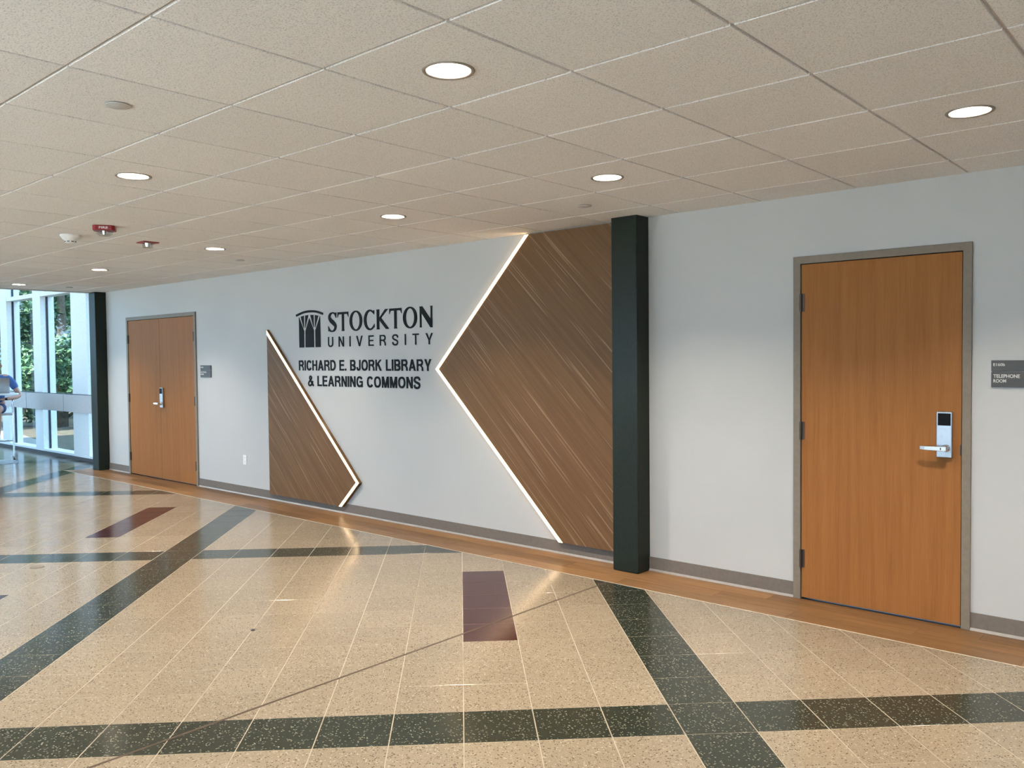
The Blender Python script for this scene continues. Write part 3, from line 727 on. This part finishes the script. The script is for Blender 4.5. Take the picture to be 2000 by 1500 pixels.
for (i, j), lb in {(-1.5,.5): 'round pale sprinkler cover disc on the ceiling at upper left', (-1.5,5.5): 'round grey sprinkler cover disc on the ceiling near the dark column',
                   (-8.5,5.5): 'small round sprinkler cover disc on the ceiling close to the wall', (-15.5,5.5): 'tiny far sprinkler cover disc by the windows'}.items():
    x, y = cxy(i, j); t = empty('sprinkler_cover', (x, y, H)); tag(t, lb, 'sprinkler', 'concealed sprinkler covers')
    MB().lathe([(.0001,-.008),(.042,-.008),(.046,-.006),(.046,-.003)], 32, caps=False, flip=True).build('cover_disc', M_COVER, t, smooth=True, auto=True)
    MB().lathe([(.036,-.004),(.036,.004)], 24, caps=False).build('cover_cup', M_DARK, t)
# smoke detector
x, y = cxy(-7.5, 2.5); t = empty('smoke_detector', (x-.02, y, H)); tag(t, 'cream dome smoke detector on the ceiling left of the red fire alarm', 'smoke detector')
MB().lathe([(.075,0),(.075,-.012),(.068,-.020)], 32).build('mounting_base', M_WHITEPL, t, smooth=True, auto=True)
hd = MB().lathe([(.066,-.018),(.060,-.030),(.046,-.040),(.040,-.050),(.038,-.060),(.030,-.064)], 32).build('sensor_head', M_WHITEPL, t, smooth=True, auto=True)
for k in range(8):
    a = 2*PI*k/8
    o = MB().box(.0370,.0400,-.009,.009,-.056,-.049).build('vent_slot', M_DARK, hd); o.rotation_euler = (0,0,a)
# fire strobe: red housing with clear lens
x, y = cxy(-6.5, 2.5); t = empty('fire_strobe', (x-.0, y, H), math.radians(60)); tag(t, 'red fire alarm strobe with clear lens and FIRE lettering on the ceiling', 'fire alarm')
def octa(a, b, c): return [(-a+c,-b),(a-c,-b),(a,-b+c),(a,b-c),(a-c,b),(-a+c,b),(-a,b-c),(-a,-b+c)]
MB().slab(octa(.076,.062,.02), -.036, 0).build('housing', M_REDPL, t, bevel=.003)
MB().lathe([(.058,-.036),(.057,-.050),(.050,-.062),(.036,-.071),(.0001,-.074)], 28, caps=False).build('lens', M_LENS, t, smooth=True)
MB().box(-.04,.04,-.007,.007,-.054,-.049).lathe([(.012,-.062),(.018,-.036)], 16).build('flash_tube', M_CHROME, t)
text_line('', '', '', 'FIRE', -.030, .030, -.027, -.010, M_WHITEPL, -.0630, -.0619, bold=.02, parent=t, part='sign_letter')
# flush red plate with a cylindrical clear lens
x, y = cxy(-7.5, 3.5); t = empty('strobe_plate', (x, y, H)); tag(t, 'flat square red alarm plate with a small clear cylinder lens on the ceiling', 'fire alarm')
MB().box(-.068,.068,-.068,.068,-.008,0).build('plate', M_REDPL, t, bevel=.002)
MB().lathe([(.042,-.008),(.041,-.042),(.038,-.046),(.0001,-.046)], 24, caps=False).build('lens', M_LENS, t, smooth=True, auto=True)
MB().lathe([(.018,-.038),(.024,-.008)], 16).build('flash_tube', M_CHROME, t)
# round floor outlet cover
x, y = fxy(-10.64, 9.52); t = empty('floor_outlet', (x, y, 0)); tag(t, 'small round floor box cover on the tiles at left', 'floor box')
MB().lathe([(.052,.0),(.050,.004),(.043,.005)], 28).build('cover_ring', M_COVER2, t)
MB().lathe([(.040,.005),(.040,.0056)], 24).build('cover_lid', M_COVER2, t)
o = MB().lathe([(.013,.0),(.012,.005),(.006,.009)], 9, (0,0,0)).build('debris_scrap', M_DARK); o.location = (-1.02+.0, -2.62, .0)
tag(o, 'tiny dark scrap lying on the beige floor tiles', 'debris')

# ================================================================== ATRIUM FURNITURE AND PERSON
for x0, x1, lb in ((-12.655, -11.03, 'grey heater cover below the windows, middle one of three'), (-11.02, -9.345, 'grey heater cover below the windows next to the dark column'), (-14.29, -12.665, 'grey heater cover below the windows behind the seated person')):
    t = empty('heater_cover', ((x0+x1)/2, .12, .775)); tag(t, lb, 'heater', 'heater covers'); w = (x1-x0)/2
    MB().prism([(-w,0),(w,0),(w,.275),(-w,.275)], -.03, .075).build('casing', M_HEATER, t, bevel=.004)
    MB().box(-w+.03, w-.03, -.01, .055, .276, .280).build('top_grille', M_DARK, t)
    MB().box(w-.16, w-.02, -.02, .07, -.02, 0).build('bracket', M_HINGE, t)
    MB().box(-w, -w+.004, -.0315, .07, .004, .271).build('end_seam', M_DARK, t)

TZ = 1.085
tb = empty('bar_table', (-11.46, -.81, 0)); tag(tb, 'round white bar-height table with a disc base by the windows', 'table')
MB().lathe([(.35,0),(.35,.008),(.33,.014),(.06,.022),(.045,.03)], 48).build('base', M_STEEL, tb, smooth=True, auto=True)
MB().lathe([(.0375,.02),(.0375,TZ-.03)], 20).build('pedestal', M_STEEL, tb, smooth=True, auto=True)
MB().lathe([(.12,TZ-.035),(.12,TZ-.026),(.375,TZ-.024),(.38,TZ-.018),(.38,TZ-.005),(.376,TZ)], 56).build('table_top', M_WHITEPL, tb, smooth=True, auto=True)
PA = math.radians(-17.0); PX, PY = -11.925, -.60
def loc(x, y): return PX+x*math.cos(PA)-y*math.sin(PA), PY+x*math.sin(PA)+y*math.cos(PA)
lt = empty('laptop', (*loc(.42, .02), TZ), PA); tag(lt, 'open silver laptop on the bar table in front of the seated person', 'laptop')
MB().box(-.13,.10,-.17,.17,.001,.016).build('keyboard_base', M_STEEL, lt, bevel=.003)
MB().box(-.11,.06,-.15,.15,.0158,.0172).build('keyboard', M_DARK, lt)
sc = MB(); sc.box(-.0035,.0035,-.17,.17,0,.235).build('screen', M_STEEL, lt, bevel=.002)
so = [o for o in lt.children if o.name.startswith('screen')][0]; so.location = (.102,0,.014); so.rotation_euler = (0, math.radians(14), 0)
MB().box(-.0042,-.0034,-.16,.16,.012,.225).build('display', M_BLACK, so)
bs = empty('bar_stool', (*loc(-.02, .0), 0), PA); tag(bs, 'tubular steel bar stool with looped arms under the seated person', 'stool')
for s_ in (1, -1):
    y = s_*.232
    MB().tube(spline([(.24,y,.012),(.225,y,.5),(.21,y,.90),(.19,y,.965),(.15,y,.985),(.10,y,.955),(.06,y*.99,.86),(-.10,y,.45),(-.23,y,.012)], 6), .0125, 10).build('side_frame', M_CHROME, bs, smooth=True)
    MB().lathe([(.017,0),(.017,.014)], 12, (.24,y,0)).build('foot', M_DARK, bs); MB().lathe([(.017,0),(.017,.014)], 12, (-.23,y,0)).build('foot', M_DARK, bs)
    MB().tube([(.23,y,.30),(-.155,y,.30)], .009, 8).build('side_rail', M_CHROME, bs, smooth=True)
MB().tube([(.231,-.232,.32),(.231,.232,.32)], .011, 8).build('foot_rail', M_CHROME, bs, smooth=True)
MB().tube([(-.16,-.232,.28),(-.16,.232,.28)], .009, 8).build('rear_rail', M_CHROME, bs, smooth=True)
MB().slab([(.22,-.21),(.22,.21),(.18,.235),(-.16,.235),(-.20,.20),(-.20,-.20),(-.16,-.235),(.18,-.235)], .72, .755, .008).build('seat', M_WHITEPL, bs)
for s_ in (1, -1): MB().tube([(.10,s_*.2,.73),(.215,s_*.232,.73)], .008, 8).tube([(-.08,s_*.2,.73),(.005,s_*.232,.73)], .008, 8).build('seat_support', M_CHROME, bs)

M_SKIN = plain('skin', (.55,.30,.22), .5, var=.04, scale=20); M_SHIRT = plain('blue_shirt', (.055,.12,.30), .8, scale=60)
M_SHORTS = plain('denim_shorts', (.05,.09,.20), .85, scale=80); M_HAIR = plain('brown_hair', (.075,.035,.018), .55, var=.35, scale=90); M_SHOE = plain('white_shoe', (.6,.6,.6), .6)
def skin(name, chains, mat, parent, sub=2, root=0):
    """chains: list of [(x,y,z,r),...]; equal points are merged"""
    vs, rs, es, ids = [], [], [], {}
    for ch in chains:
        prev = None
        for x, y, z, r in ch:
            k = (round(x,4), round(y,4), round(z,4))
            if k not in ids: ids[k] = len(vs); vs.append((x,y,z)); rs.append(r)
            if prev is not None and prev != ids[k]: es.append((prev, ids[k]))
            prev = ids[k]
    me = bpy.data.meshes.new(name); me.from_pydata(vs, es, []); me.materials.append(mat)
    o = link(name, me, parent); md = o.modifiers.new('skin', 'SKIN'); md.use_smooth_shade = True; md.branch_smoothing = .4
    if not me.skin_vertices: me.skin_vertices.new()
    for k, r in enumerate(rs):
        d = me.skin_vertices[0].data[k]; d.radius = (r if isinstance(r, tuple) else (r, r)); d.use_root = (k == root)
    sd = o.modifiers.new('subdivision', 'SUBSURF'); sd.levels = sub; sd.render_levels = sub
    return o
pe = empty('person', (PX, PY, 0), PA); tag(pe, 'person in blue shirt and denim shorts seated at the bar table with laptop', 'person')
hip = (-.04,0,.835)
def leg(s):
    k = -.075
    return [(*hip,.11), (.02,s*.09+k*.2,.83,.085), (.22,s*.10+k*.7,.832,.074), (.40,s*.095+k,.825,.058), (.36,s*.095+k,.66,.054), (.20,s*.09+k,.44,.042), (.16,s*.085+k,.385,.038), (.19,s*.085+k,.352,.034), (.28,s*.09+k,.338,.028)]
def arm(s):
    if s > 0: return [(.02,0,1.33,.085), (.02,.17,1.335,.055), (.05,.245,1.22,.048), (.09,.335,1.030,.040), (.17,.25,1.000,.036), (.27,.11,.985,.026), (.31,.06,.985,.027)]
    return [(.02,0,1.33,.085), (.02,-.17,1.335,.055), (.05,-.235,1.24,.048), (.07,-.29,1.085,.040), (.17,-.22,1.115,.036), (.27,-.14,1.125,.026), (.31,-.11,1.122,.027)]
body = [[(*hip,.11), (-.02,0,.98,.12), (0,0,1.15,.125), (.02,0,1.33,.085), (.035,0,1.405,.052), (.06,0,1.455,.062), (.065,0,1.515,.083), (.055,0,1.585,.066)], leg(1), leg(-1), arm(1), arm(-1)]
def fingers(s):
    px, py, pz = (.31, .06, .985) if s > 0 else (.31, -.11, 1.122); out = []
    d = Vector((.62,-.78,-.05)).normalized() if s > 0 else Vector((.85,.5,-.06)).normalized(); side = Vector((-d.y, d.x, 0))
    for k, ln in enumerate((.070,.082,.078,.060)):
        b = Vector((px,py,pz))+d*.035+side*(.027-.018*k); p1 = b+d*ln*.5+Vector((0,0,.006)); p2 = b+d*ln-Vector((0,0,.012))
        out.append([(px,py,pz,.027), (*b,.0095), (*p1,.0085), (*p2,.007)])
    th = Vector((px,py,pz))+side*.035*s*-1*(1 if s < 0 else -1)+d*.01; out.append([(px,py,pz,.027), (*th,.011), (*(th+d*.04),.009)])
    return out
bo = skin('body', body+fingers(1)+fingers(-1), M_SKIN, pe)
skin('shirt', [[(-.035,0,.90,.135), (-.02,0,1.0,.14), (0,0,1.15,.145), (.018,0,1.30,.115), (.03,0,1.375,.062)],
               [(.018,0,1.30,.115), (.02,.165,1.325,.070), (.05,.245,1.22,.064), (.070,.288,1.12,.060)], [(.018,0,1.30,.115), (.02,-.165,1.325,.070), (.05,-.235,1.24,.064), (.06,-.262,1.16,.060)]], M_SHIRT, pe)
skin('shorts', [[(-.035,0,.93,.132), (-.035,0,.84,.128), (.03,.078,.832,.100), (.20,.055,.834,.090), (.28,.04,.834,.086)], [(-.035,0,.84,.128), (.03,-.105,.832,.100), (.20,-.145,.834,.090), (.28,-.16,.834,.086)]], M_SHORTS, pe)
skin('hair', [[(.035,0,1.43,.055), (.03,0,1.51,.086), (.04,0,1.57,.088), (.062,0,1.597,.074)]], M_HAIR, pe)
MB().lathe([(.0001,-.012),(.008,-.008),(.012,0),(.008,.008),(.0001,.012)], 12).build('nose', M_SKIN, bo, smooth=True).location = (.150,0,1.505)
for s_ in (1,-1):
    e = MB().lathe([(.0001,-.010),(.007,-.007),(.010,0),(.007,.007),(.0001,.010)], 12).build('eye', M_BLACK, bo, smooth=True); e.location = (.135, s_*.032, 1.525)
    e = MB().lathe([(.0001,-.028),(.012,-.018),(.015,0),(.014,.018),(.0001,.028)], 12).build('ear', M_SKIN, bo, smooth=True); e.location = (.06, s_*.086, 1.515)
    skin('shoe', [[(.14,s_*.085-.075,.378,.045), (.18,s_*.085-.075,.350,.043), (.24,s_*.088-.075,.342,.042), (.31,s_*.092-.075,.337,.036)]], M_SHOE, pe)
MB().box(.142,.148,-.022,.022,1.470,1.476).build('mouth', plain('lips', (.35,.12,.10), .5), bo)
MB().lathe([(.031,-.014),(.034,0),(.031,.014)], 16).build('wristwatch', M_BLACK, pe).location = (.255,.128,.986)

# ================================================================== OUTDOORS
_a = N('leaf_litter'); _v = _a.pos(); _n = _a.noise(_v, 2.5, 6, .7); _n2 = _a.noise(_v, 14, 4, .7)
_c = _a.mix(_a.ramp(_n, [(.42, (0,0,0)), (.6, (1,1,1))]), (.065,.042,.024), (.042,.06,.018))
_c = _a.mix(.6, _c, _a.ramp(_n2, [(.35, (.025,.02,.012)), (.65, (.12,.095,.065))])); _a.set(Base_Color=_c, Roughness=.9); M_LITTER = _a.m
M_PATH = plain('path_concrete', (.20,.195,.19), .8, scale=8); M_BARK = plain('bark', (.09,.07,.05), .9, var=.4, scale=30)
def leafmat(name, c0, c1):
    a = N(name); g = a.n('ShaderNodeNewGeometry'); a.set(Base_Color=a.ramp(g.outputs['Random Per Island'], [(0, c0), (1, c1)]), Roughness=.55)
    a.b.inputs['Transmission Weight'].default_value = 0.0
    return a.m
M_LEAF = [leafmat('leaf_mid', (.034,.095,.042), (.12,.225,.10)), leafmat('leaf_dark', (.02,.062,.03), (.07,.15,.065)), leafmat('leaf_pale', (.07,.15,.068), (.19,.31,.15))]
gr = MB().box(-70, XR+25, GY+.13, 70, -.4, -.10).box(-70, AX-.1, -40, GY+.13, -.4, -.10).build('ground', M_LITTER); tag(gr, 'leaf-strewn ground outside the windows', kind='structure')
pt = MB().slab([(-24,2.75),(-18.06,1.75),(-14.5,1.17),(-12.9,.93),(-9,.7),(-9,.45),(-24,.45)], -.12, -.085).build('path', M_PATH); tag(pt, 'pale concrete apron along the outside of the windows', kind='structure')
pz = MB().box(AX-12, XR+25, -40, YB-.2, -.4, -.06).build('bounce_plaza', plain('bounce_paving', (.62,.60,.56), .8, scale=4)); tag(pz, 'added pale paving behind the viewer that bounces daylight onto the ceiling', kind='structure')  # unseen pale surface, added to bounce daylight up to the hall ceiling
def tree(x, y, h, r, k, label, n, seed, low=.1, leaf=.20):
    n = int(n*1.7)
    rnd = random.Random(seed); t = empty('tree', (x, y, -.1)); tag(t, label, 'tree', 'trees outside the windows')
    tr = MB(); tr.tube([(0,0,0),(.05*h*.1,.03,h*.35),(-.05,.06,h*.7),(0,0,h*.92)], [.15,.12,.07,.03], 8)
    blobs = []
    for b in range(16):
        z = h*(low+(1-low)*rnd.random()); a = rnd.random()*2*PI; rr = r*(1-.55*(z/h)**2)*math.sqrt(rnd.random())*.75
        blobs.append((rr*math.cos(a), rr*math.sin(a), z, r*rnd.uniform(.32,.55)))
        if b % 2 == 0: tr.tube([(0,0,max(.2,z-r*.4)), (rr*math.cos(a)*.9, rr*math.sin(a)*.9, z)], [.05,.015], 5)
    tr.build('trunk', M_BARK, t, smooth=True)
    m = MB()
    for q in range(n):
        bx, by, bz, br = rnd.choice(blobs); u = Vector((rnd.gauss(0,1), rnd.gauss(0,1), rnd.gauss(0,1))).normalized()*br*rnd.uniform(.6,1.05)
        c = Vector((bx,by,max(bz+u.z*.85,.05)))+Vector((u.x,u.y,0)); s = leaf*rnd.uniform(.6,1.2)
        d = Vector((rnd.gauss(0,1), rnd.gauss(0,1), rnd.gauss(0,.6))).normalized(); w = d.cross(Vector((rnd.gauss(0,1),rnd.gauss(0,1),rnd.gauss(0,1)))).normalized()
        up = d.cross(w)*.12*s
        m.add([c, c+d*s*.5+w*s*.28+up, c+d*s, c+d*s*.5-w*s*.28+up], [(0,1,2),(0,2,3)])
    m.build('foliage', M_LEAF[k], t)['kind'] = 'stuff'
TR = [(-19.5,3.2,6.5,1.5,0,'leafy mid-green tree close to the right-hand pane',5200,1,.08), (-24.5,5.9,9,2.4,2,'pale leafy tree filling the right-hand pane',7000,2,.06), (-27.5,5.6,9.5,2.4,1,'dark leafy tree behind the panes',7000,3,.05),
      (-23,4.0,7,1.3,1,'slim dark tree at the edge of the left pane',3600,4,.12), (-31,8.5,11,3.2,0,'broad green tree in the middle distance outside',7000,5,.05), (-34,7.5,12,3.2,2,'pale broad tree far outside the windows',6000,6,.05),
      (-20.5,-2.2,8,2.2,1,'dark leafy tree outside the atrium end wall',5200,11,.05), (-23,-5.2,9,2.6,0,'green leafy tree outside the far end of the atrium',5200,12,.05), (-21.5,.6,7.5,1.8,2,'pale leafy tree at the outside corner of the atrium',4800,13,.06),  # unseen trees, added to keep bright sky out of the pane reflections
      (-38,11.5,13,3.8,1,'tall dark tree far outside the windows',6000,7,.04), (-28,9.5,10,2.8,2,'light green tree standing apart behind the others',5500,8,.05), (-40,8,13,3.6,0,'tallest green tree farthest outside the windows',5500,9,.03)]
for a in TR: tree(*a)
